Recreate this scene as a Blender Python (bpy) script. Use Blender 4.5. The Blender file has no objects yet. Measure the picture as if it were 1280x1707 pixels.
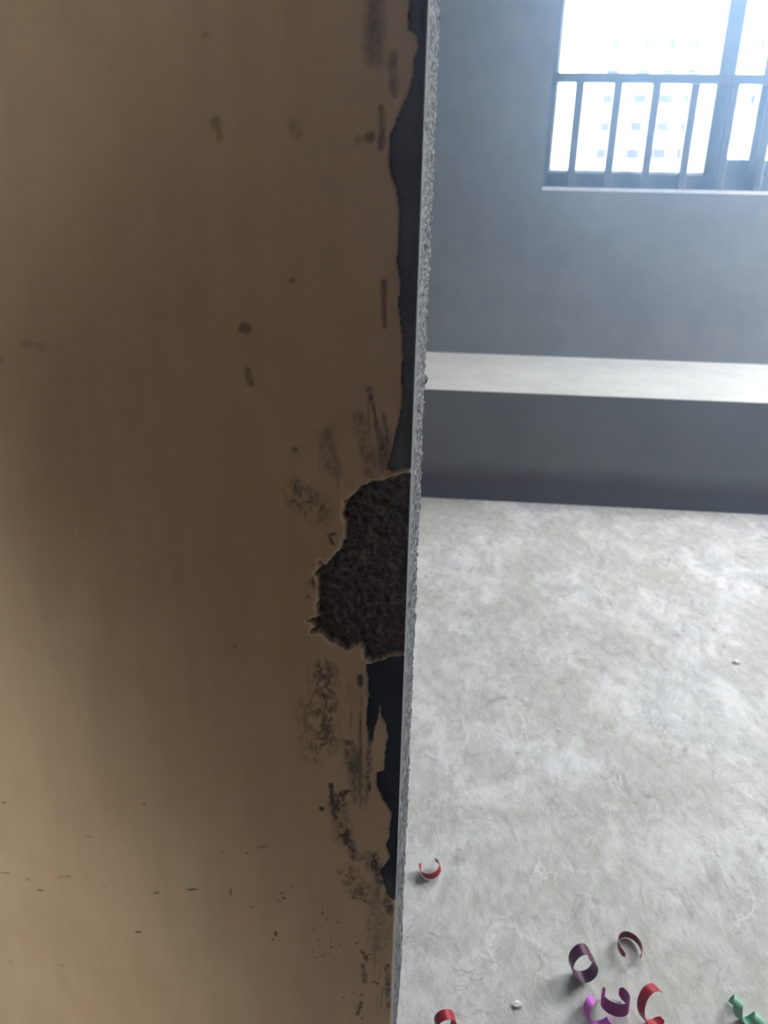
import bpy, bmesh, math, random
import numpy as np
from mathutils import Vector, Matrix

random.seed(7)
RNG = np.random.default_rng(7)
S = bpy.context.scene
COL = S.collection

# ------------------------------------------------------------------ camera
CAM_H = 0.85
FPX, CX, CY = 1282.0, 640.0, 853.5
YAW, PITCH, ROLL = (math.radians(a) for a in (4.55, 21.79, 1.33))
FW = Vector((-math.sin(YAW) * math.cos(PITCH), math.cos(YAW) * math.cos(PITCH), -math.sin(PITCH)))
RT0 = Vector((math.cos(YAW), math.sin(YAW), 0))
UP0 = RT0.cross(FW)
RT = RT0 * math.cos(ROLL) + UP0 * math.sin(ROLL)
UP = -RT0 * math.sin(ROLL) + UP0 * math.cos(ROLL)
cam_d = bpy.data.cameras.new('camera')
cam = bpy.data.objects.new('camera', cam_d)
COL.objects.link(cam)
cam.matrix_world = Matrix(((RT.x, UP.x, -FW.x, 0), (RT.y, UP.y, -FW.y, 0), (RT.z, UP.z, -FW.z, CAM_H), (0, 0, 0, 1)))
cam_d.sensor_fit = 'VERTICAL'
cam_d.sensor_height = 36.0
cam_d.lens = 36.0 * FPX / 1707.0
cam_d.clip_start = 0.01
cam_d.clip_end = 500
cam_d.dof.use_dof = True
cam_d.dof.focus_distance = 0.66
cam_d.dof.aperture_fstop = (cam_d.lens / 1000) / 0.0030      # 3 mm entrance pupil, as a phone has
S.camera = cam

# ------------------------------------------------------------------ sky, exposure
SKY = 22.0
world = bpy.data.worlds.new('sky')
S.world = world
world.use_nodes = True
bg = world.node_tree.nodes['Background']
bg.inputs[0].default_value = (0.93, 0.98, 1.06, 1)
bg.inputs[1].default_value = SKY
S.view_settings.view_transform = 'Standard'
S.view_settings.look = 'None'
S.view_settings.exposure = 0.0
S.view_settings.gamma = 1.0
S.view_settings.use_curve_mapping = False
S.cycles.max_bounces = 10
S.cycles.diffuse_bounces = 6
S.cycles.volume_bounces = 1
S.cycles.sample_clamp_indirect = 6.0
S.cycles.use_denoising = True


def portal(name, loc, rot, sx, sy):
    """marks an opening for the sky's light (a portal gives off no light of its own)"""
    l = bpy.data.lights.new(name, 'AREA')
    l.shape = 'RECTANGLE'
    l.size, l.size_y = sx, sy
    l.cycles.is_portal = True
    o = bpy.data.objects.new(name, l)
    o.location = loc
    o.rotation_euler = rot
    COL.objects.link(o)


# ------------------------------------------------------------------ helpers
def ray(px, py):
    return FW + RT * ((px - CX) / FPX) + UP * ((CY - py) / FPX)


def on_y(px, py, Y):
    d = ray(px, py)
    p = d * (Y / d.y)
    return Vector((p.x, Y, p.z + CAM_H))


def on_z(px, py, z=0.0):
    d = ray(px, py)
    p = d * ((z - CAM_H) / d.z)
    return Vector((p.x, p.y, z))


def link(name, me, mat=None, parent=None, kind=None, label=None, cat=None, group=None):
    o = bpy.data.objects.new(name, me)
    COL.objects.link(o)
    if mat is not None and me is not None:
        me.materials.append(mat)
    if parent is not None:
        o.parent = parent
    for k, v in (('kind', kind), ('label', label), ('category', cat), ('group', group)):
        if v:
            o[k] = v
    return o


def box(bm, x0, x1, y0, y1, z0, z1):
    r = bmesh.ops.create_cube(bm, size=1.0)
    bmesh.ops.scale(bm, vec=(x1 - x0, y1 - y0, z1 - z0), verts=r['verts'])
    bmesh.ops.translate(bm, vec=((x0 + x1) / 2, (y0 + y1) / 2, (z0 + z1) / 2), verts=r['verts'])


def boxes(name, lst, bevel=0.0):
    bm = bmesh.new()
    for b in lst:
        box(bm, *b)
    if bevel:
        bmesh.ops.bevel(bm, geom=list(bm.edges), offset=bevel, segments=2, affect='EDGES', profile=0.5)
    me = bpy.data.meshes.new(name)
    bm.to_mesh(me)
    bm.free()
    return me


def grid_mesh(name, P, faces_mask=None, attrs=None, smooth=True):
    """P: (R,C,3) array of points -> quad mesh; faces_mask (R-1,C-1) keeps some of the faces"""
    R, C, _ = P.shape
    idx = np.arange(R * C).reshape(R, C)
    q = np.stack([idx[:-1, :-1], idx[:-1, 1:], idx[1:, 1:], idx[1:, :-1]], -1).reshape(-1, 4)
    if faces_mask is not None:
        q = q[faces_mask.reshape(-1)]
    used, inv = np.unique(q, return_inverse=True)
    q = inv.reshape(-1, 4)
    co = P.reshape(-1, 3)[used]
    me = bpy.data.meshes.new(name)
    me.vertices.add(len(co))
    me.vertices.foreach_set('co', co.astype(np.float32).ravel())
    me.loops.add(len(q) * 4)
    me.loops.foreach_set('vertex_index', q.astype(np.int32).ravel())
    me.polygons.add(len(q))
    me.polygons.foreach_set('loop_start', np.arange(0, len(q) * 4, 4, dtype=np.int32))
    me.polygons.foreach_set('use_smooth', np.full(len(q), smooth, dtype=bool))
    me.update(calc_edges=True)
    for k, a in (attrs or {}).items():
        at = me.attributes.new(k, 'FLOAT', 'POINT')
        at.data.foreach_set('value', a.reshape(-1)[used].astype(np.float32))
    return me


def vnoise(u, v, seed=0):
    r = np.random.default_rng(seed)
    n = 256
    T = r.random((n, n))
    i, j = np.floor(u).astype(int), np.floor(v).astype(int)
    a, b = u - i, v - j
    a, b = a * a * (3 - 2 * a), b * b * (3 - 2 * b)
    i0, j0, i1, j1 = i % n, j % n, (i + 1) % n, (j + 1) % n
    return (T[i0, j0] * (1 - a) + T[i1, j0] * a) * (1 - b) + (T[i0, j1] * (1 - a) + T[i1, j1] * a) * b


def fbm(u, v, seed=0, octaves=4):
    s, w, t = 0, 1.0, 0
    for k in range(octaves):
        s = s + w * vnoise(u * 2 ** k + 17.3 * k, v * 2 ** k + 5.1 * k, seed + k)
        t += w
        w *= 0.5
    return s / t


def sstep(a, b, x):
    t = np.clip((x - a) / (b - a), 0, 1)
    return t * t * (3 - 2 * t)


def poly_sd(X, Z, poly):
    """signed distance to a polygon, negative inside"""
    d2 = np.full(X.shape, 1e9)
    ins = np.zeros(X.shape, bool)
    n = len(poly)
    for k in range(n):
        ax, az = poly[k]
        bx_, bz = poly[(k + 1) % n]
        ex, ez = bx_ - ax, bz - az
        t = np.clip(((X - ax) * ex + (Z - az) * ez) / (ex * ex + ez * ez + 1e-12), 0, 1)
        d2 = np.minimum(d2, (X - ax - t * ex) ** 2 + (Z - az - t * ez) ** 2)
        c = (az > Z) != (bz > Z)
        xi = ax + (Z - az) * ex / (ez if abs(ez) > 1e-9 else 1e-9)
        ins ^= c & (X < xi)
    d = np.sqrt(d2)
    return np.where(ins, -d, d)


def seg_d(X, Z, a, b):
    ex, ez = b[0] - a[0], b[1] - a[1]
    t = np.clip(((X - a[0]) * ex + (Z - a[1]) * ez) / (ex * ex + ez * ez + 1e-12), 0, 1)
    return np.sqrt((X - a[0] - t * ex) ** 2 + (Z - a[1] - t * ez) ** 2)


# ------------------------------------------------------------------ materials
class Mat:
    def __init__(s, name, color=(0.5, 0.5, 0.5), rough=0.9, metal=0.0, spec=0.3):
        s.m = bpy.data.materials.new(name)
        s.m.use_nodes = True
        s.t = s.m.node_tree
        s.b = s.t.nodes['Principled BSDF']
        s.b.inputs['Base Color'].default_value = (*color, 1)
        s.b.inputs['Roughness'].default_value = rough
        s.b.inputs['Metallic'].default_value = metal
        s.b.inputs['Specular IOR Level'].default_value = spec

    def n(s, typ, **kw):
        nd = s.t.nodes.new(typ)
        for k, v in kw.items():
            setattr(nd, k, v)
        return nd

    def l(s, a, b):
        s.t.links.new(a, b)

    def coord(s, scale=(1, 1, 1), rot=(0, 0, 0)):
        g = s.n('ShaderNodeTexCoord')
        mp = s.n('ShaderNodeMapping')
        mp.inputs['Scale'].default_value = scale
        mp.inputs['Rotation'].default_value = rot
        s.l(g.outputs['Object'], mp.inputs[0])
        return mp.outputs[0]

    def noise(s, vec, scale, detail=4, rough=0.55, dist=0.0):
        nd = s.n('ShaderNodeTexNoise')
        nd.inputs['Scale'].default_value = scale
        nd.inputs['Detail'].default_value = detail
        nd.inputs['Roughness'].default_value = rough
        nd.inputs['Distortion'].default_value = dist
        s.l(vec, nd.inputs['Vector'])
        return nd.outputs[0]

    def ramp(s, fac, stops):
        nd = s.n('ShaderNodeValToRGB')
        e = nd.color_ramp.elements
        while len(e) < len(stops):
            e.new(0.5)
        for k, (p, c) in enumerate(stops):
            e[k].position = p
            e[k].color = (*c, 1) if isinstance(c, tuple) else (c, c, c, 1)
        s.l(fac, nd.inputs[0])
        return nd.outputs[0]

    def mix(s, fac, a, b, mode='MIX'):
        nd = s.n('ShaderNodeMix', data_type='RGBA', blend_type=mode)
        for i, v in ((0, fac), (6, a), (7, b)):
            if hasattr(v, 'links'):
                s.l(v, nd.inputs[i])
            else:
                nd.inputs[i].default_value = v if i == 0 else (*v, 1)
        return nd.outputs[2]

    def attr(s, name):
        nd = s.n('ShaderNodeAttribute')
        nd.attribute_name = name
        return nd.outputs['Fac']

    def math(s, op, a, b=0.0):
        nd = s.n('ShaderNodeMath', operation=op)
        for i, v in ((0, a), (1, b)):
            if hasattr(v, 'links'):
                s.l(v, nd.inputs[i])
            else:
                nd.inputs[i].default_value = v
        return nd.outputs[0]

    def color(s, out):
        s.l(out, s.b.inputs['Base Color'])

    def bump(s, h, strength=0.3, dist=0.002):
        nd = s.n('ShaderNodeBump')
        nd.inputs['Strength'].default_value = strength
        nd.inputs['Distance'].default_value = dist
        s.l(h, nd.inputs['Height'])
        s.l(nd.outputs[0], s.b.inputs['Normal'])


def mat_cement(name, a, b, scale=3.0, bump=0.25, stretch=(1, 1, 1)):
    M = Mat(name, a, 0.92)
    v = M.coord(stretch)
    n1 = M.noise(v, scale, 6, 0.6, 0.4)
    n2 = M.noise(v, scale * 9, 4, 0.6)
    c = M.mix(M.ramp(n1, [(0.3, 0.0), (0.7, 1.0)]), a, b)
    M.color(M.mix(0.35, c, M.ramp(n2, [(0.2, 0.35), (0.8, 0.75)]), 'OVERLAY'))
    M.bump(M.noise(M.coord(), 180, 5, 0.65), bump, 0.002)
    return M.m


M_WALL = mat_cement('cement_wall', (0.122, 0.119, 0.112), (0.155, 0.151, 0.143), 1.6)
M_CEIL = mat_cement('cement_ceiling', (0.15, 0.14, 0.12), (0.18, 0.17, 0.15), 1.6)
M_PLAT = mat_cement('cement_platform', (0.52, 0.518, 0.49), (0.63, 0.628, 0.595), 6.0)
M_WARM_BOUNCE = mat_cement('warm_bounce_wall', (0.17, 0.09, 0.032), (0.20, 0.11, 0.042), 2.0)  # brown picked so the unseen passage walls bounce warm light


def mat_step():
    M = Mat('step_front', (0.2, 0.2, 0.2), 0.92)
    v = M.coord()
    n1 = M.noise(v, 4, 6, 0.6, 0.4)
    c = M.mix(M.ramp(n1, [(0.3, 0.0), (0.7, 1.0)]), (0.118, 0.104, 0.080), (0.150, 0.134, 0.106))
    # splash of brown dirt along the foot of the step, with a ragged upper rim
    g = M.n('ShaderNodeTexCoord')
    sp = M.n('ShaderNodeSeparateXYZ')
    M.l(g.outputs['Object'], sp.inputs[0])
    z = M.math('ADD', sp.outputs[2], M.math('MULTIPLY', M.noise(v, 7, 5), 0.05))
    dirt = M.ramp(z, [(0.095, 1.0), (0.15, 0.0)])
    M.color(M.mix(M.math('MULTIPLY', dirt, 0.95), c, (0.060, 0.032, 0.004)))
    M.bump(M.noise(v, 160, 5, 0.65), 0.25, 0.002)
    return M.m


M_STEP = mat_step()


def mat_floor():
    M = Mat('cement_floor', (0.5, 0.5, 0.47), 0.8)
    v = M.coord()
    vs = M.coord((1.0, 0.55, 1), (0, 0, 0.6))
    big = M.noise(v, 2.6, 5, 0.6, 0.6)
    mid = M.noise(vs, 13, 8, 0.74, 0.45)
    fine = M.noise(vs, 55, 7, 0.75, 0.3)
    base = M.mix(M.ramp(big, [(0.40, 0.0), (0.60, 1.0)]), (0.53, 0.515, 0.465), (0.56, 0.565, 0.55))
    # pale scuffed lime patches
    patch = M.math('MULTIPLY', M.ramp(big, [(0.38, 0.0), (0.55, 1.0)]), M.ramp(mid, [(0.46, 0.0), (0.60, 1.0)]))
    c = M.mix(M.math('MULTIPLY', patch, 0.85), base, (0.80, 0.80, 0.79))
    # darker worn marks
    dk = M.ramp(M.noise(vs, 21, 8, 0.75, 0.8), [(0.57, 0.0), (0.68, 1.0)])
    c = M.mix(M.math('MULTIPLY', dk, 0.75), c, (0.27, 0.265, 0.25))
    c = M.mix(0.75, c, M.ramp(fine, [(0.25, 0.30), (0.75, 0.74)]), 'OVERLAY')
    M.color(c)
    # hair-thin scratches and trowel lines, dark and pale
    def lines(sc, seed, w, dist):
        n = M.noise(M.coord((1.0, 0.7, 1), (0, 0, seed)), sc, 5, 0.55, dist)
        return M.ramp(M.math('ABSOLUTE', M.math('SUBTRACT', n, 0.5)), [(0.0, 1.0), (w, 0.0)])
    gate = M.ramp(M.noise(v, 9, 4, .6), [(.50, 0.0), (.62, 1.0)])
    c = M.mix(M.math('MULTIPLY', M.math('MULTIPLY', lines(14, .9, .014, .6), gate), .55), c, (0.25, 0.245, 0.235))
    gate2 = M.ramp(M.noise(M.coord((1, 1, 1), (0, 0, 2)), 7, 4, .6), [(.48, 0.0), (.60, 1.0)])
    c = M.mix(M.math('MULTIPLY', M.math('MULTIPLY', lines(17, 2.3, .022, .8), gate2), .6), c, (0.86, 0.86, 0.85))
    M.color(c)
    h = M.math('ADD', M.math('MULTIPLY', mid, 0.7), M.math('MULTIPLY', fine, 0.3))
    M.bump(h, 0.45, 0.006)
    return M.m


M_FLOOR = mat_floor()


def mat_skim():
    M = Mat('beige_skim_coat', (0.5, 0.4, 0.3), 0.78)
    v = M.coord()
    vz = M.coord((1, 1, 0.16))
    c = M.mix(M.ramp(M.noise(v, 7, 5, 0.6, 0.5), [(0.3, 0.0), (0.7, 1.0)]), (0.46, 0.328, 0.192), (0.515, 0.382, 0.236))
    c = M.mix(0.3, c, M.ramp(M.noise(vz, 55, 5, 0.6), [(0.25, 0.38), (0.75, 0.62)]), 'OVERLAY')
    st = M.attr('stain')
    c = M.mix(st, c, (0.045, 0.032, 0.022))
    c = M.mix(M.attr('pale'), c, (0.68, 0.55, 0.38))
    M.color(c)
    h = M.math('ADD', M.noise(v, 420, 4, 0.6), M.math('MULTIPLY', M.noise(vz, 90, 4, 0.6), 0.6))
    M.bump(h, 0.22, 0.0012)
    return M.m


def mat_substrate():
    M = Mat('dark_bare_cement', (0.08, 0.07, 0.06), 0.95, 0, .08)
    v = M.coord()
    c = M.mix(M.ramp(M.noise(v, 30, 5, 0.6), [(0.3, 0.0), (0.7, 1.0)]), (0.066, 0.055, 0.045), (0.115, 0.10, 0.085))
    c = M.mix(M.attr('pale'), c, (0.66, 0.53, 0.36))
    c = M.mix(M.attr('black'), c, (0.006, 0.004, 0.003))
    M.color(c)
    M.bump(M.noise(v, 300, 5, 0.65), 0.35, 0.0015)
    return M.m


def mat_pit():
    M = Mat('crumbling_mortar', (0.07, 0.05, 0.03), 0.95, 0, .1)
    v = M.coord()
    c = M.ramp(M.noise(v, 260, 6, 0.7), [(0.28, (0.035, 0.022, 0.012)), (0.52, (0.105, 0.074, 0.045)), (0.70, (0.30, 0.235, 0.17))])
    c = M.mix(M.attr('pale'), c, (0.66, 0.53, 0.36))
    M.color(c)
    M.bump(M.noise(v, 500, 5, 0.7), 0.6, 0.002)
    return M.m


def mat_end():
    M = Mat('grey_render_coat', (0.35, 0.35, 0.33), 0.95)
    v = M.coord((1, .30, 1))
    c = M.ramp(M.noise(v, 300, 4, 0.7), [(0.39, 0.012), (0.50, 0.085), (0.64, (0.25, 0.25, 0.238))])
    sm = M.attr('smooth_nose')
    c = M.mix(sm, c, (0.125, 0.125, 0.12))
    M.color(c)
    return M.m


M_SKIM, M_SUB, M_PIT, M_END = mat_skim(), mat_substrate(), mat_pit(), mat_end()


def mat_simple(name, c, rough=0.5, metal=0.0, spec=0.5, var=0.12, scale=20):
    M = Mat(name, c, rough, metal, spec)
    n = M.noise(M.coord(), scale, 4)
    M.color(M.mix(M.ramp(n, [(0.3, 0.0), (0.7, 1.0)]), tuple(x * (1 - var) for x in c), tuple(min(1, x * (1 + var)) for x in c)))
    return M.m


M_ALU = mat_simple('grey_aluminium', (0.09, 0.105, 0.13), 0.45, 0.2)
M_ALU_L = mat_simple('pale_bead', (0.5, 0.52, 0.55), 0.45, 0.0)
M_RAIL = mat_simple('grey_painted_steel', (0.075, 0.082, 0.095), 0.4, 0.2)
M_SILL = mat_simple('pale_sill_plaster', (0.50, 0.51, 0.52), 0.8)


def mat_glass():
    m = bpy.data.materials.new('clear_glass')
    m.use_nodes = True
    t = m.node_tree
    t.nodes.clear()
    o = t.nodes.new('ShaderNodeOutputMaterial')
    tr = t.nodes.new('ShaderNodeBsdfTransparent')
    tr.inputs[0].default_value = (0.95, 0.97, 0.96, 1)
    gl = t.nodes.new('ShaderNodeBsdfGlossy')
    gl.inputs['Roughness'].default_value = 0.02
    fr = t.nodes.new('ShaderNodeFresnel')
    fr.inputs[0].default_value = 1.45
    nz = t.nodes.new('ShaderNodeTexNoise')
    nz.inputs['Scale'].default_value = 3.0
    rp = t.nodes.new('ShaderNodeMath')
    rp.operation = 'MULTIPLY'
    t.links.new(fr.outputs[0], rp.inputs[0])
    rp.inputs[1].default_value = 0.9
    mx = t.nodes.new('ShaderNodeMixShader')
    t.links.new(rp.outputs[0], mx.inputs[0])
    t.links.new(tr.outputs[0], mx.inputs[1])
    t.links.new(gl.outputs[0], mx.inputs[2])
    t.links.new(mx.outputs[0], o.inputs['Surface'])
    return m


M_GLASS = mat_glass()

# ------------------------------------------------------------------ dimensions of the place
Y_STEP = 2.66 * CAM_H          # foot of the platform
Y_WIN = 3.40 * CAM_H           # window wall, inner face
Z_PLAT = 0.4036 * CAM_H
Z_CEIL = 2.65
Y_NEAR, Y_FAR = 0.45, 0.65     # partition wall, 20 cm thick
X_END = -0.0198                # its end face
X_L, X_R = -1.6, 2.3           # far room
X_SHADE = -0.50                  # added unseen wall left of the camera, shades the partition
Y_REAR = -1.7

# ------------------------------------------------------------------ shell
link('floor', boxes('floor', [(X_L - 0.2, X_R + 0.2, Y_REAR - 0.2, Y_STEP, -0.15, 0)]), M_FLOOR, kind='structure')
plat = link('floor_platform', boxes('floor_platform', [(X_L - 0.2, X_R + 0.2, Y_STEP + 0.002, Y_WIN + 0.22, -0.15, Z_PLAT)], 0.002), M_PLAT, kind='structure')
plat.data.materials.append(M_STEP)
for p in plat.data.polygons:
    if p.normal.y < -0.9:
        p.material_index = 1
link('ceiling', boxes('ceiling', [(X_L - 0.2, X_R + 0.2, Y_REAR - 0.2, Y_WIN + 0.22, Z_CEIL, Z_CEIL + 0.15)]), M_CEIL, kind='structure')

# window wall with its opening
WL = on_y(903.5, 312, Y_WIN).x
WB = on_y(1000, 319.5, Y_WIN).z
WR, WT = WL + 1.62, 2.58
Y_OUT = Y_WIN + 0.20
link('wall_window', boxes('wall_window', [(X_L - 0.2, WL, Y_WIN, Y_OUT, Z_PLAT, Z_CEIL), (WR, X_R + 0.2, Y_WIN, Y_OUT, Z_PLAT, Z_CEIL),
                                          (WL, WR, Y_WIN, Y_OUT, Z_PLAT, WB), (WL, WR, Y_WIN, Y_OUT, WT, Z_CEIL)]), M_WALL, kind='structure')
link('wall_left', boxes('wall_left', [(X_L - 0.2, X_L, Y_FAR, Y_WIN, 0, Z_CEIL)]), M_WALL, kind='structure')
QY0, QY1, QZ0, QZ1 = 1.75, 2.80, 0.62, 2.50      # unseen side opening, added to brighten floor and platform
link('wall_right', boxes('wall_right', [(X_R, X_R + 0.2, Y_NEAR, QY0, 0, Z_CEIL), (X_R, X_R + 0.2, QY1, Y_WIN, 0, Z_CEIL),
                                        (X_R, X_R + 0.2, QY0, QY1, 0, QZ0), (X_R, X_R + 0.2, QY0, QY1, QZ1, Z_CEIL)]), M_WALL, kind='structure')
# added unseen passage wall dimming the camera side; doorway right of the partition's end
X_PAS = 0.84
link('wall_passage_added', boxes('wall_passage_added', [(X_PAS, X_R, Y_NEAR, Y_FAR, 0, Z_CEIL), (X_PAS, X_PAS + .15, Y_REAR, Y_NEAR, 0, Z_CEIL)]), M_WARM_BOUNCE, kind='structure')
link('wall_rear', boxes('wall_rear', [(X_SHADE, X_PAS, Y_REAR - 0.2, Y_REAR, 0, Z_CEIL)]), M_WARM_BOUNCE, kind='structure')
# unseen wall added, edge shaped to shade the partition, and an added side room,
# whose window in the rear wall throws daylight across the partition
def yz_prism(name, pts, x0, x1):
    bm = bmesh.new()
    a = [bm.verts.new((x0, y, z)) for y, z in pts]
    b = [bm.verts.new((x1, y, z)) for y, z in pts]
    bm.faces.new(a)
    bm.faces.new(b[::-1])
    for k in range(len(pts)):
        m = (k + 1) % len(pts)
        bm.faces.new((a[k], b[k], b[m], a[m]))
    bmesh.ops.recalc_face_normals(bm, faces=bm.faces)
    me = bpy.data.meshes.new(name)
    bm.to_mesh(me)
    bm.free()
    return me


link('wall_shade_added', yz_prism('wall_shade_added', [(Y_REAR - .2, 0), (-.27, 0), (-.24, .25), (-.14, .5), (.005, .72), (.05, .88), (-.04, 1.02), (-.24, 1.18), (-.38, 1.5), (-.38, Z_CEIL), (Y_REAR - .2, Z_CEIL)],
                               X_SHADE - .15, X_SHADE), M_WARM_BOUNCE, kind='structure')
X_SL, Y_SR = -3.3, -2.6
V0, V1, VZ0, VZ1 = -3.25, -2.1, 0.5, 2.6  # window opening of the added side room, there to light the partition
link('wall_side_added', boxes('wall_side_added', [(X_SL - .2, X_SL, Y_SR - .2, Y_NEAR, 0, Z_CEIL)]), M_WALL, kind='structure')
link('wall_side_rear_added', boxes('wall_side_rear_added', [(X_SL, V0, Y_SR - .2, Y_SR, 0, Z_CEIL), (V1, X_SHADE - .15, Y_SR - .2, Y_SR, 0, Z_CEIL), (V0, V1, Y_SR - .2, Y_SR, 0, VZ0), (V0, V1, Y_SR - .2, Y_SR, VZ1, Z_CEIL),
                                                (X_SHADE - .15, X_SHADE, Y_SR - .2, Y_REAR - .2, 0, Z_CEIL)]), M_WALL, kind='structure')
link('floor_side_added', boxes('floor_side_added', [(X_SL - .2, X_L - .2, Y_SR - .2, Y_NEAR, -.15, 0), (X_L - .2, X_SHADE, Y_SR - .2, Y_REAR - .2, -.15, 0)]), M_FLOOR, kind='structure')
link('ceiling_side_added', boxes('ceiling_side_added', [(X_SL - .2, X_L - .2, Y_SR - .2, Y_FAR, Z_CEIL, Z_CEIL + .15), (X_L - .2, X_SHADE, Y_SR - .2, Y_REAR - .2, Z_CEIL, Z_CEIL + .15)]), M_CEIL, kind='structure')
portal('portal_side_added', ((V0 + V1) / 2, Y_SR - .21, (VZ0 + VZ1) / 2), (math.radians(90), 0, 0), V1 - V0, VZ1 - VZ0)
portal('portal_right_added', (X_R + .21, (QY0 + QY1) / 2, (QZ0 + QZ1) / 2), (0, math.radians(90), 0), QZ1 - QZ0, QY1 - QY0)
portal('portal_window', ((WL + WR) / 2, Y_OUT + 0.01, (WB + WT) / 2), (math.radians(-90), 0, 0), WR - WL, WT - WB)

# ------------------------------------------------------------------ partition wall in front of the camera
GX0, GZ0, GZ1 = -0.46, 0.0, 1.22     # the weathered field that is modelled finely
part = link('wall_partition', boxes('wall_partition', [
    (X_SL - .2, GX0, Y_NEAR, Y_FAR, 0, Z_CEIL),
    (GX0, X_END - .0002, Y_NEAR + .0004, Y_FAR - .001, GZ1, Z_CEIL),
    (GX0, X_END - 0.02, Y_NEAR + 0.02, Y_FAR, GZ0, GZ1)]), M_SKIM, kind='structure')
for m_ in (M_END, M_WALL):
    part.data.materials.append(m_)
for p in part.data.polygons:
    p.material_index = 1 if p.normal.x > .9 else 2 if p.normal.y > .9 else 0


def W(px, py):
    p = on_y(px, py, Y_NEAR)
    return (p.x, p.z)


def PX(n):
    return n * 0.45 / 1150.0   # rough pixel length on the wall


far_x = 760
A_left = [(681, -120), (681, 20), (682, 48), (696, 57), (698, 80), (690, 100), (683, 150), (674, 172), (661, 199), (651, 225), (647, 276), (654, 300),
          (663, 316), (667, 351), (663, 398), (661, 442), (668, 466), (665, 505), (670, 564), (669, 611), (668, 681), (661, 716), (650, 765), (646, 782), (660, 786)]
band_a = [W(*p) for p in A_left] + [W(far_x, 786), W(far_x, -120)]
P_out = [(665, 789), (641, 799), (620, 801), (603, 810), (593, 820), (577, 836), (575, 856), (579, 877), (575, 894), (567, 918), (553, 935), (541, 941), (533, 932),
         (537, 944), (527, 954), (531, 968), (533, 983), (529, 1005), (531, 1026), (514, 1033), (527, 1040), (521, 1053), (540, 1053), (555, 1069), (574, 1077),
         (582, 1083), (591, 1077), (606, 1075), (609, 1094), (620, 1101), (637, 1099), (648, 1093)]
pit = [W(*p) for p in P_out] + [W(far_x, 1093), W(far_x, 780)]
B_left = [(648, 1094), (637, 1102), (620, 1106), (610, 1108), (610, 1116), (614, 1155), (610, 1202), (614, 1232), (622, 1240), (627, 1205), (633, 1178), (636, 1196), (644, 1211), (648, 1228),
          (643, 1239), (640, 1275), (641, 1286), (629, 1288), (627, 1305), (636, 1331), (654, 1357), (649, 1380), (649, 1399), (643, 1412), (650, 1430),
          (634, 1452), (639, 1470), (646, 1492), (658, 1506)]
band_b = [W(*p) for p in B_left] + [W(far_x, 1506), W(far_x, 1094)]
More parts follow.
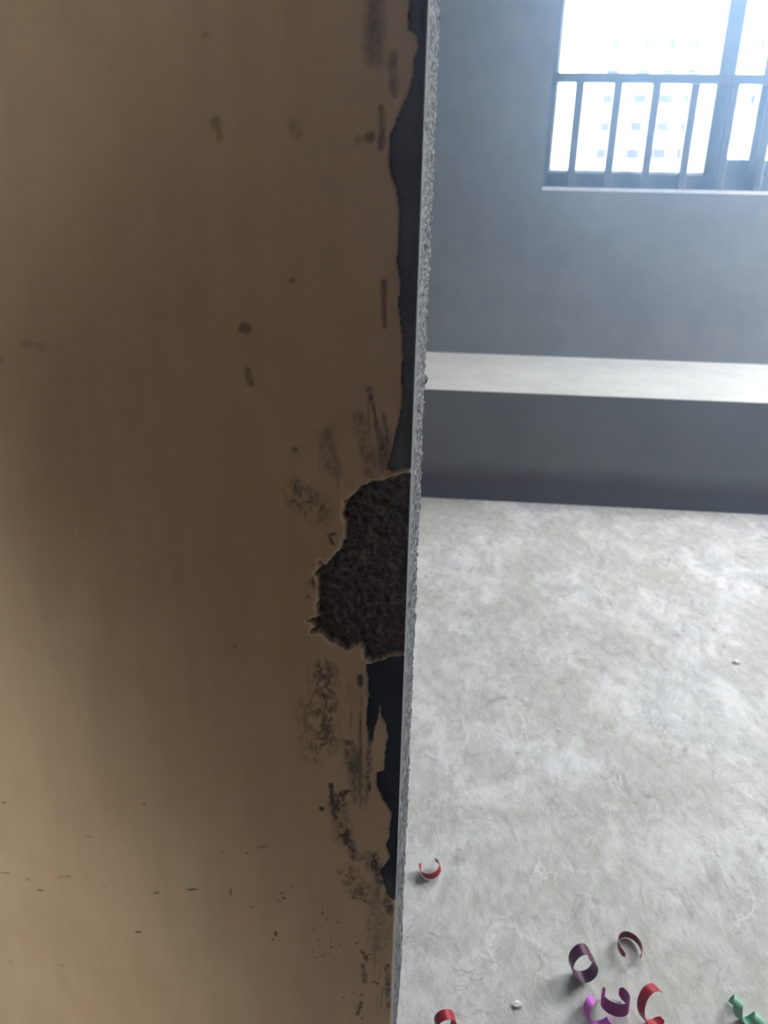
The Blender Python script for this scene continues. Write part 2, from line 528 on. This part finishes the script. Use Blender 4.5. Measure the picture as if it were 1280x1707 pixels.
STAINS = [  # ((x,y),(x,y), radius px, strength, raggedness)
    ((629, -20), (623, 95), 13, .5, .2), ((655, 92), (657, 158), 6, .42, .3), ((636, 180), (636, 245), 5, .5, .3), ((618, 228), (618, 228), 7, .5, .3), ((596, 232), (596, 232), 6, .3, .4),
    ((360, 206), (365, 228), 7, .42, .3), ((490, 212), (492, 222), 9, .22, .4), ((342, 58), (342, 58), 5, .35, .2), ((408, 547), (408, 547), 7, .55, .2), ((411, 616), (418, 640), 5, .42, .3),
    ((488, 467), (488, 467), 4, .5, .2), ((640, 470), (640, 545), 4, .6, .2), ((40, 572), (66, 580), 8, .22, .6), ((4, 600), (4, 600), 5, .25, .4),
    ((616, 650), (641, 762), 5, .6, .5), ((638, 690), (650, 756), 4, .5, .5), ((598, 700), (622, 785), 12, .32, .7), ((545, 722), (556, 785), 14, .3, .7), ((498, 822), (530, 850), 24, .4, .9),
    ((547, 893), (560, 889), 3.2, .9, .2), ((549, 895), (556, 907), 3.2, .8, .2), ((516, 970), (516, 970), 3, .6, .2), ((521, 966), (524, 978), 4, .7, .3), ((513, 994), (513, 994), 3.5, .7, .2),
    ((492, 750), (492, 750), 4, .5, .2), ((600, 1130), (601, 1138), 7, .85, .3), ((540, 1120), (540, 1240), 26, .42, 1.), ((512, 1180), (520, 1260), 20, .25, 1.),
    ((562, 1330), (572, 1395), 16, .8, .75), ((551, 1308), (557, 1345), 5, .8, .3), ((568, 1324), (582, 1318), 6, .8, .3), ((588, 1255), (600, 1330), 17, .5, .8), ((572, 1237), (582, 1238), 9, .55, .6),
    ((618, 1180), (612, 1330), 5, .6, .6), ((576, 1395), (592, 1425), 12, .75, .6), ((592, 1430), (622, 1430), 9, .6, .6), ((618, 1430), (636, 1468), 15, .8, .6), ((580, 1455), (600, 1488), 22, .4, .9),
    ((536, 1348), (536, 1348), 5, .7, .5), ((602, 1584), (612, 1600), 5, .65, .4), ((605, 1610), (610, 1636), 6, .55, .5), ((596, 1690), (602, 1672), 5, .6, .5), ((622, 1540), (628, 1600), 18, .2, .7),
    ((642, 1500), (650, 1520), 8, .5, .7), ((645, 1610), (648, 1680), 6, .5, .8), ((630, 1640), (622, 1636), 3, .8, .3), ((612, 1480), (640, 1560), 16, .25, .8),
    ((463, 1500), (463, 1500), 3, .8, .2), ((470, 1489), (470, 1489), 3, .75, .2), ((474, 1497), (474, 1497), 3.5, .8, .2), ((467, 1503), (467, 1503), 3.2, .85, .2), ((488, 1478), (488, 1478), 4, .7, .4),
    ((459, 1554), (460, 1559), 3, .6, .4), ((455, 1566), (455, 1566), 2, .8, .1), ((38, 1437), (38, 1437), 2.6, 1., .1), ((64, 1483), (72, 1485), 2.6, .7, .3), ((315, 1483), (329, 1482), 2.4, .8, .2),
    ((372, 1421), (372, 1421), 2.8, .7, .1), ((412, 1422), (412, 1422), 2.8, .6, .1), ((432, 1413), (446, 1411), 3, .45, .5), ((385, 1481), (385, 1492), 1.6, .6, .2), ((421, 1512), (421, 1512), 3.4, .6, .3),
    ((226, 1553), (232, 1553), 2.4, .9, .2), ((224, 1539), (224, 1539), 1.8, .5, .2), ((241, 1341), (241, 1341), 2.2, .6, .2), ((98, 1238), (98, 1238), 1.8, .6, .2), ((86, 1346), (86, 1346), 2, .5, .2),
    ((146, 1394), (152, 1396), 2.6, .4, .6), ((45, 1463), (50, 1470), 2.6, .5, .6), ((98, 1462), (118, 1461), 2.2, .5, .5), ((174, 1478), (174, 1478), 2.2, .6, .2), ((260, 1488), (262, 1488), 2.4, .6, .2),
    ((18, 1603), (22, 1606), 3, .5, .5), ((102, 1608), (106, 1610), 3, .45, .5), ((5, 1338), (10, 1339), 2.4, .5, .4), ((392, 1077), (392, 1077), 3, .5, .2), ((375, 1004), (375, 1004), 3, .4, .2),
    ((4, 1455), (14, 1456), 2.2, .5, .4)]
for k in range(46):   # loose specks low on the wall near the edge
    x, y = random.uniform(520, 648), random.uniform(1490, 1700)
    STAINS.append(((x, y), (x + random.uniform(-3, 3), y + random.uniform(-2, 2)), random.uniform(1.4, 2.8), random.uniform(.4, .8), .4))


def build_face():
    xs = np.concatenate([np.arange(GX0, -0.155, 0.0022), np.arange(-0.155, X_END - 0.0004, 0.00075), [X_END]])
    zs = np.arange(GZ0, GZ1 + 0.0004, 0.0010)
    X, Z = np.meshgrid(xs, zs)
    jag = (fbm(X * 420, Z * 420, 3, 3) - .5) * 0.0030 + (fbm(X * 110, Z * 110, 9, 3) - .5) * 0.0034
    jag_band = (fbm(X * 160, Z * 90, 21, 3) - .5) * 0.0018
    sa = poly_sd(X, Z, band_a) + jag_band
    sb = poly_sd(X, Z, band_b) + jag_band * 1.4
    sp = poly_sd(X, Z, pit) + jag
    ma, mb, mp = sstep(.0006, -.0006, sa), sstep(.0006, -.0006, sb), sstep(.0007, -.0007, sp)
    bare = np.maximum(ma, mb) * (1 - mp)
    # depth into the wall
    trowel = (fbm(X * 18, Z * 5, 31, 4) - .5) * 0.0016
    rough = (fbm(X * 300, Z * 300, 41, 4) - .5)
    dep = trowel + bare * (0.0016 + rough * 0.0008) + mp * (0.0048 + rough * 0.0085 + (fbm(X * 70, Z * 70, 47, 2) - .5) * 0.005)
    # raised lip round the hole
    near_bare = np.minimum(np.abs(sp), 1)
    lip = sstep(.0030, .0008, sp) * (1 - mp)
    lip_on = np.maximum(ma, mb) * 0 + 1
    dep -= lip * 0.0011 * lip_on
    edge = sstep(.0060, .0, X_END - X)          # rounded nose at the corner
    dep += edge ** 2 * 0.0016
    stain = np.zeros_like(X)
    rag = .55 * fbm(X * 240, Z * 170, 61, 4) + .45 * vnoise(X * 640, Z * 420, 66)
    wob = (fbm(X * 260, Z * 120, 67, 3) - .5) * 0.0040
    for a, b, r, s, g in STAINS:
        A, B = W(*a), W(*b)
        R = PX(r)
        x0, x1 = min(A[0], B[0]) - 2.5 * R - .004, max(A[0], B[0]) + 2.5 * R + .004
        z0, z1 = min(A[1], B[1]) - 2.5 * R - .004, max(A[1], B[1]) + 2.5 * R + .004
        i0, i1 = np.searchsorted(zs, [z0, z1])
        j0, j1 = np.searchsorted(xs, [x0, x1])
        if i1 <= i0 or j1 <= j0:
            continue
        sl = (slice(i0, i1), slice(j0, j1))
        d = seg_d(X[sl], Z[sl], A, B) + wob[sl] * min(1, r / 6)
        v = sstep(R * 1.25, R * .55, d) if r < 9 else sstep(R * 1.5, R * .3, d)
        v = v * ((1 - g) + g * sstep(.34, .68, rag[sl]) * 1.5)
        stain[sl] = np.maximum(stain[sl], np.clip(v * s * 1.2, 0, .95))
    # trowel drags: thin upright dark scratches beside the bare strip
    drag = sstep(.52, .72, fbm(X * 430, Z * 38, 111, 3))
    for (ax, ay), (bx_, by), rp, st_ in (((625, 660), (640, 775), 22, .6), ((596, 1150), (604, 1345), 24, .7), ((600, 1440), (632, 1490), 20, .6), ((540, 740), (560, 800), 22, .35), ((628, 1560), (640, 1690), 16, .45)):
        d = seg_d(X, Z, W(ax, ay), W(bx_, by))
        stain = np.maximum(stain, sstep(PX(rp) * 1.2, PX(rp) * .2, d) * drag * st_)
    dep += stain * 0.0004
    # pale broken rim of plaster
    pale = lip * sstep(.35, .6, fbm(X * 90, Z * 90, 81, 2) + .12)
    pale = np.maximum(pale, lip * (np.maximum(ma, mb)))
    black = mb * sstep(W(0, 1440)[1], W(0, 1380)[1], Z) * (.75 + .25 * fbm(X * 60, Z * 25, 91, 3))
    P = np.stack([X, Y_NEAR + dep, Z], -1)
    P[:, -1, 1] = Y_NEAR + 0.0028
    cell = lambda m: (m[:-1, :-1] + m[1:, :-1] + m[:-1, 1:] + m[1:, 1:]) / 4
    f_p, f_b = cell(mp) > .5, (cell(bare) > .5)
    f_b &= ~f_p
    f_s = ~(f_p | f_b)
    at = {'stain': stain, 'pale': pale, 'black': black}
    link('skim_coat', grid_mesh('skim_coat', P, f_s, at), M_SKIM, part, label='beige plaster skim coat, stained')
    link('bare_cement', grid_mesh('bare_cement', P, f_b, at), M_SUB, part, label='dark bare cement where the skim has come away')
    link('broken_hole', grid_mesh('broken_hole', P, f_p, at), M_PIT, part, label='crumbling dark hole broken out of the plaster')


build_face()


def build_end():
    ys = np.concatenate([np.arange(Y_NEAR + 0.0028, Y_FAR - 0.012, 0.0011), np.arange(Y_FAR - 0.012, Y_FAR + .0005, 0.0005)])
    zs = np.arange(GZ0, GZ1 + .0005, 0.0008)
    Y, Z = np.meshgrid(ys, zs)
    t = (Y - Y_NEAR) / (Y_FAR - Y_NEAR)
    sm = sstep(.24, .08, t + (fbm(Z * 24, Y * 10, 5, 3) - .5) * .25)
    n = (fbm(Y * 90, Z * 330, 101, 3) - .5)
    big = (fbm(Y * 22, Z * 26, 107, 3) - .5)
    x = X_END + n * 0.0036 * (1 - .75 * sm) * (.5 + t) + big * .0009
    # blobs of mortar standing proud on the far arris
    for px, py, r in ((708, 635, .0042), (706, 690, .0026), (704, 672, .0022), (683, 1228, .0016), (680, 1284, .0014), (677, 1335, .0016), (693, 1042, .0014), (671, 1596, .0014)):
        c = on_y(px, py, Y_FAR - .004)
        d2 = ((Y - c.y) ** 2 + (Z - c.z) ** 2) / (r * r)
        x += np.exp(-d2) * r * .8
    # round both arrises
    x -= sstep(.0026, 0, Y - Y_NEAR - .0026) ** 2 * .0004
    x -= sstep(.006, 0, Y_FAR - Y) ** 2 * .0030
    x[:, 0] = X_END
    P = np.stack([x, Y, Z], -1)
    link('wall_end_render', grid_mesh('wall_end_render', P, None, {'smooth_nose': sm}), M_END, part, label='rough grey cement render on the end of the wall')


build_end()

# ------------------------------------------------------------------ window
YF = Y_WIN + 0.035            # front of the window frame
win = link('window_1', None, kind='structure')
win.location = (WL, YF, WB)


def wpart(name, bxs, mat, parent=None, label=None, bevel=0.0015):
    me = boxes(name, bxs, bevel)
    o = link(name, me, mat, parent or win, label=label)
    me.transform(Matrix.Translation(-Vector(win.location)))
    return o


def wx(px, py=208):
    return on_y(px, py, YF).x


def wz(py, px=1000):
    return on_y(px, py, YF).z


fl = WL + 0.018
z_f0, z_f1 = wz(307), wz(289)
wpart('frame_stile', [(WL - .0, fl, YF, YF + .07, WB + .012, WT)], M_ALU)
wpart('frame_stile', [(WR - .03, WR, YF, YF + .07, WB + .012, WT)], M_ALU)
wpart('bottom_rail', [(fl, WR - .03, YF, YF + .07, WB + .012, z_f1)], M_ALU)
wpart('top_rail', [(fl, WR - .03, YF, YF + .07, WT - .045, WT)], M_ALU)
wpart('glazing_bead', [(fl, wx(1186), YF + .004, YF + .02, z_f1, z_f1 + .010)], M_ALU_L, label='pale glazing bead')
wpart('glazing_bead', [(fl, fl + .010, YF + .004, YF + .02, z_f1 + .010, WT - .045)], M_ALU_L, label='pale glazing bead')
s1a, s1b = wx(1185), wx(1213)
s2a, s2b = wx(1259), wx(1285)
wpart('sash_stile', [(s1a, s1b, YF + .004, YF + .045, z_f1, WT - .045)], M_ALU)
wpart('sash_stile', [(s2a, s2b, YF + .004, YF + .045, z_f1, WT - .045)], M_ALU)
zb2 = wz(266, 1240)
wpart('sash_rail', [(s1b, s2a, YF + .008, YF + .04, z_f1, zb2)], M_ALU)
wpart('sash_rail', [(s2b, WR - .03, YF + .008, YF + .04, z_f1, zb2)], M_ALU)
for a, b, z in ((fl + .010, s1a, z_f1 + .010), (s1b, s2a, zb2), (s2b, WR - .03, zb2)):
    wpart('glass_pane', [(a - .002, b + .002, YF + .022, YF + .027, z - .002, WT - .043)], M_GLASS, bevel=0)
wpart('sill_edge', [(WL, WR, Y_WIN - .003, YF + .08, WB, WB + .012)], M_SILL, label='pale plastered sill edge')

# guard rail in front of the glass
YG = Y_WIN + 0.012
rail = link('guard_rail', None, label='grey steel guard rail with upright bars across the bright window', cat='railing')
rail.location = (WL, YG, WB + .012)


def gpart(name, bxs):
    me = boxes(name, bxs, 0.002)
    me.transform(Matrix.Translation(-Vector(rail.location)))
    return link(name, me, M_RAIL, rail)


zr0, zr1 = on_y(1000, 138, YG).z, on_y(1000, 122, YG).z
gpart('top_bar', [(WL + .001, WR - .001, YG - .008, YG + .014, zr0, zr1)])
bx0 = on_y(960, 208, YG).x
sp = (on_y(1150, 209, YG).x - bx0) / 3
k = 0
while bx0 + sp * k < WR - .03:
    x = bx0 + sp * k
    gpart('baluster', [(x - .0135, x + .0135, YG - .004, YG + .010, WB + .012, zr0)])
    k += 1

# ------------------------------------------------------------------ outside
M_GROUND = mat_simple('pale_ground', (0.35, 0.34, 0.31), 0.9, scale=0.05)
link('ground_outside', boxes('ground_outside', [(-150, 150, 40, 240, -31, -30)]), M_GROUND, kind='structure')
M_FACADE = mat_simple('white_facade', (0.20, 0.197, 0.192), 0.9, var=.03, scale=.4)
M_PANE = mat_simple('far_window_glass', (0.030, 0.030, 0.032), 0.9, var=.1, scale=.6, spec=0)
M_BAND = mat_simple('facade_band', (0.1, 0.1, 0.1), 0.9, var=.05, scale=.5)
YB = 85.0


def building(name, label, px0, px1, zt, mat, cols, rows, depth=12, y0=YB):
    x0, x1 = on_y(px0, 200, y0).x, on_y(px1, 200, y0).x
    zb = -30.0
    root = link(name, None, label=label, cat='building', group=None)
    root.location = ((x0 + x1) / 2, y0 + depth / 2, zb)
    T = Matrix.Translation(-Vector(root.location))

    def bp(nm, bxs, m, parent=root):
        me = boxes(nm, bxs)
        me.transform(T)
        return link(nm, me, m, parent)
    bp('wall', [(x0, x1, y0, y0 + depth, zb, zt)], mat)
    bp('parapet', [(x0 - .2, x1 + .2, y0 - .2, y0 + depth + .2, zt, zt + .8)], mat)
    for (py, hpx, wpx, dark) in rows:
        for cpx in cols:
            c = on_y(cpx - (py - 165) * .13, py, y0)
            hw, hh = wpx * y0 / 1452 / 2 * 1.08, hpx * y0 / 1650 / 2 * 1.2
            if dark:
                w = bp('window', [(c.x - hw, c.x + hw, y0 - .05, y0 + .3, c.z - hh, c.z + hh)], M_PANE)
                bp('sill', [(c.x - hw - .1, c.x + hw + .1, y0 - .25, y0, c.z - hh - .15, c.z - hh)], M_BAND, w)
    return root


ROWS = [(75, 14, 9, 1), (119, 6, 18, 1), (165, 13, 20, 1), (211, 13, 18, 1), (256, 14, 20, 1), (300, 14, 20, 1)]
building('apartment_block', 'pale sunlit apartment block with rows of small windows seen through the window bars', 985, 1172, 22, M_FACADE, (1016, 1066, 1110, 1150), ROWS)
building('apartment_block', 'pale apartment block with few windows beside the block with many windows', 1188, 1480, 30, M_FACADE, (1262, 1310, 1358, 1406), ROWS[:5:2], y0=YB + 22)

# ------------------------------------------------------------------ foil curls on the floor
def foil(name, c, rough=.38):
    M = Mat(name, c, rough, 0.0, .22)
    M.color(M.mix(M.ramp(M.noise(M.coord(), 60, 3), [(.3, 0.0), (.7, 1.0)]), tuple(x * .85 for x in c), tuple(min(1, x * 1.1) for x in c)))
    return M.m


M_RED = foil('red_foil', (0.40, 0.002, 0.010))
M_DRED = foil('dark_red_foil', (0.23, 0.002, 0.008))
M_PURP = foil('plum_foil', (0.085, 0.001, 0.038))
M_MAG = foil('magenta_foil', (0.27, 0.001, 0.155))
M_PINK = foil('pink_violet_foil', (0.62, 0.15, 0.66))
M_MINT = foil('mint_foil', (0.25, 0.52, 0.38))


def ribbon(name, px, py, axis, ref, r, t0, t1, width, pitch, mat, label, rv=1.0, n=56, lift=0.0, dx=0.0, group='foil curls on the floor'):
    """a strip of foil wound round an axis; it rests on the floor at the pixel's floor point"""
    a = Vector(axis).normalized()
    u = Vector(ref)
    u = (u - a * u.dot(a)).normalized()
    v = a.cross(u)
    g = on_z(px, py, 0)
    vs, fs = [], []
    th = 0.00025
    for i in range(n + 1):
        t = math.radians(t0 + (t1 - t0) * i / n)
        rad = u * math.cos(t) + v * math.sin(t) * rv
        c = rad * r + a * (pitch * t / (2 * math.pi))
        w = width / 2 * min(1.0, 0.55 + 2.2 * min(i, n - i) / n * 4)
        nn = rad.normalized() * th
        for s1, s2 in ((-1, -1), (1, -1), (1, 1), (-1, 1)):
            vs.append(c + a * (w * s1) + nn * s2)
    for i in range(n):
        b = i * 4
        for k in range(4):
            fs.append((b + k, b + (k + 1) % 4, b + 4 + (k + 1) % 4, b + 4 + k))
    fs += [(3, 2, 1, 0), (n * 4, n * 4 + 1, n * 4 + 2, n * 4 + 3)]
    cx = sum((p.x for p in vs)) / len(vs)
    cy = sum((p.y for p in vs)) / len(vs)
    z0 = min(p.z for p in vs)
    me = bpy.data.meshes.new(name)
    me.from_pydata([(p.x - cx, p.y - cy, p.z - z0) for p in vs], [], fs)
    me.update()
    for p in me.polygons:
        p.use_smooth = True
    bm = bmesh.new()
    bm.from_mesh(me)
    bmesh.ops.recalc_face_normals(bm, faces=bm.faces)
    bm.to_mesh(me)
    bm.free()
    me.set_sharp_from_angle(angle=math.radians(50))
    o = link(name, me, mat, label=label, cat='foil curl', group=group)
    o.location = (g.x, g.y, 0.0006 + lift)
    return o


# t = angle about the axis; for an upright axis with ref +x: 0 right, 90 away from the camera, 270 towards it
ribbon('foil_curl', 718, 1458, (-.30, -.15, 1), (1, 0, 0), .0138, -200, 62, .0105, -.007, M_RED, 'bright red foil curl lying alone close to the wall end')
ribbon('foil_curl', 743, 1714, (.25, -1, .1), (1, 0, 0), .0115, -50, 200, .013, .004, M_RED, 'small red foil curl arched on the bare floor by the wall foot')
ribbon('foil_coil', 969, 1626, (.18, -1, .12), (1, 0, 0), .0138, -310, 78, .0165, .012, M_PURP, 'dark plum foil coil closed like a ring on the floor', rv=1.25)
ribbon('foil_curl', 1047, 1580, (.0, .16, 1), (1, 0, 0), .0138, -50, 230, .0090, .0, M_DRED, 'thin dark red horseshoe-shaped foil curl', rv=1.45)
ribbon('foil_ribbon', 991, 1700, (.50, -1, .10), (1, 0, 0), .0095, -20, 420, .0115, .030, M_PINK, 'shiny pink violet foil ribbon twisted beside the magenta curl')
ribbon('foil_curl', 1024, 1684, (.05, .40, 1), (1, 0, 0), .0152, 122, 420, .0145, .003, M_MAG, 'magenta U-shaped foil curl between the pink and red curls', rv=1.2)
ribbon('foil_curl', 1078, 1698, (.42, -.95, .30), (1, 0, 0), .0160, 38, 312, .0130, .012, M_RED, 'red C-shaped foil curl beside the magenta curl', rv=1.2)
ribbon('foil_ribbon', 1246, 1706, (.62, -.75, .05), (0, 0, 1), .0088, -150, 560, .0115, .025, M_MINT, 'mint green foil ribbon wound in loose waves')


def crumb(px, py, r, seed, label):
    rr = random.Random(seed)
    bm = bmesh.new()
    bmesh.ops.create_icosphere(bm, subdivisions=2, radius=r)
    for v in bm.verts:
        v.co *= rr.uniform(.72, 1.15)
        v.co.z *= .35
        v.co.x *= 1.25
    z0 = min(v.co.z for v in bm.verts)
    for v in bm.verts:
        v.co.z -= z0
    me = bpy.data.meshes.new('plaster_crumb')
    bm.to_mesh(me)
    bm.free()
    o = link('plaster_crumb', me, M_CRUMB, label=label, cat='plaster crumb')
    g = on_z(px, py, 0)
    o.location = (g.x, g.y, .0003)
    return o


M_CRUMB = mat_simple('white_plaster', (0.82, 0.81, 0.79), 0.9, var=.05)
crumb(862, 1676, .0045, 3, 'white plaster crumb on the floor between the plum coil and the wall')
crumb(1228, 1105, .0065, 5, 'white plaster crumb lying in the middle of the open floor')

# ------------------------------------------------------------------ added haze volume standing in for lens flare
hz = bpy.data.materials.new('flare_scatter')
hz.use_nodes = True
ht = hz.node_tree
ht.nodes.clear()
ho = ht.nodes.new('ShaderNodeOutputMaterial')
hs = ht.nodes.new('ShaderNodeVolumeScatter')
hs.inputs['Color'].default_value = (0.40, 0.64, 1.0, 1)
hs.inputs['Density'].default_value = 0.050
hs.inputs['Anisotropy'].default_value = 0.78
ht.links.new(hs.outputs[0], ho.inputs['Volume'])
link('flare_haze', boxes('flare_haze', [(X_L - .1, X_R + .1, Y_REAR - .1, Y_OUT - .02, -.05, Z_CEIL + .05)]), hz, kind='stuff', label='added thin bluish haze standing in for lens flare round the bright window', cat='haze')
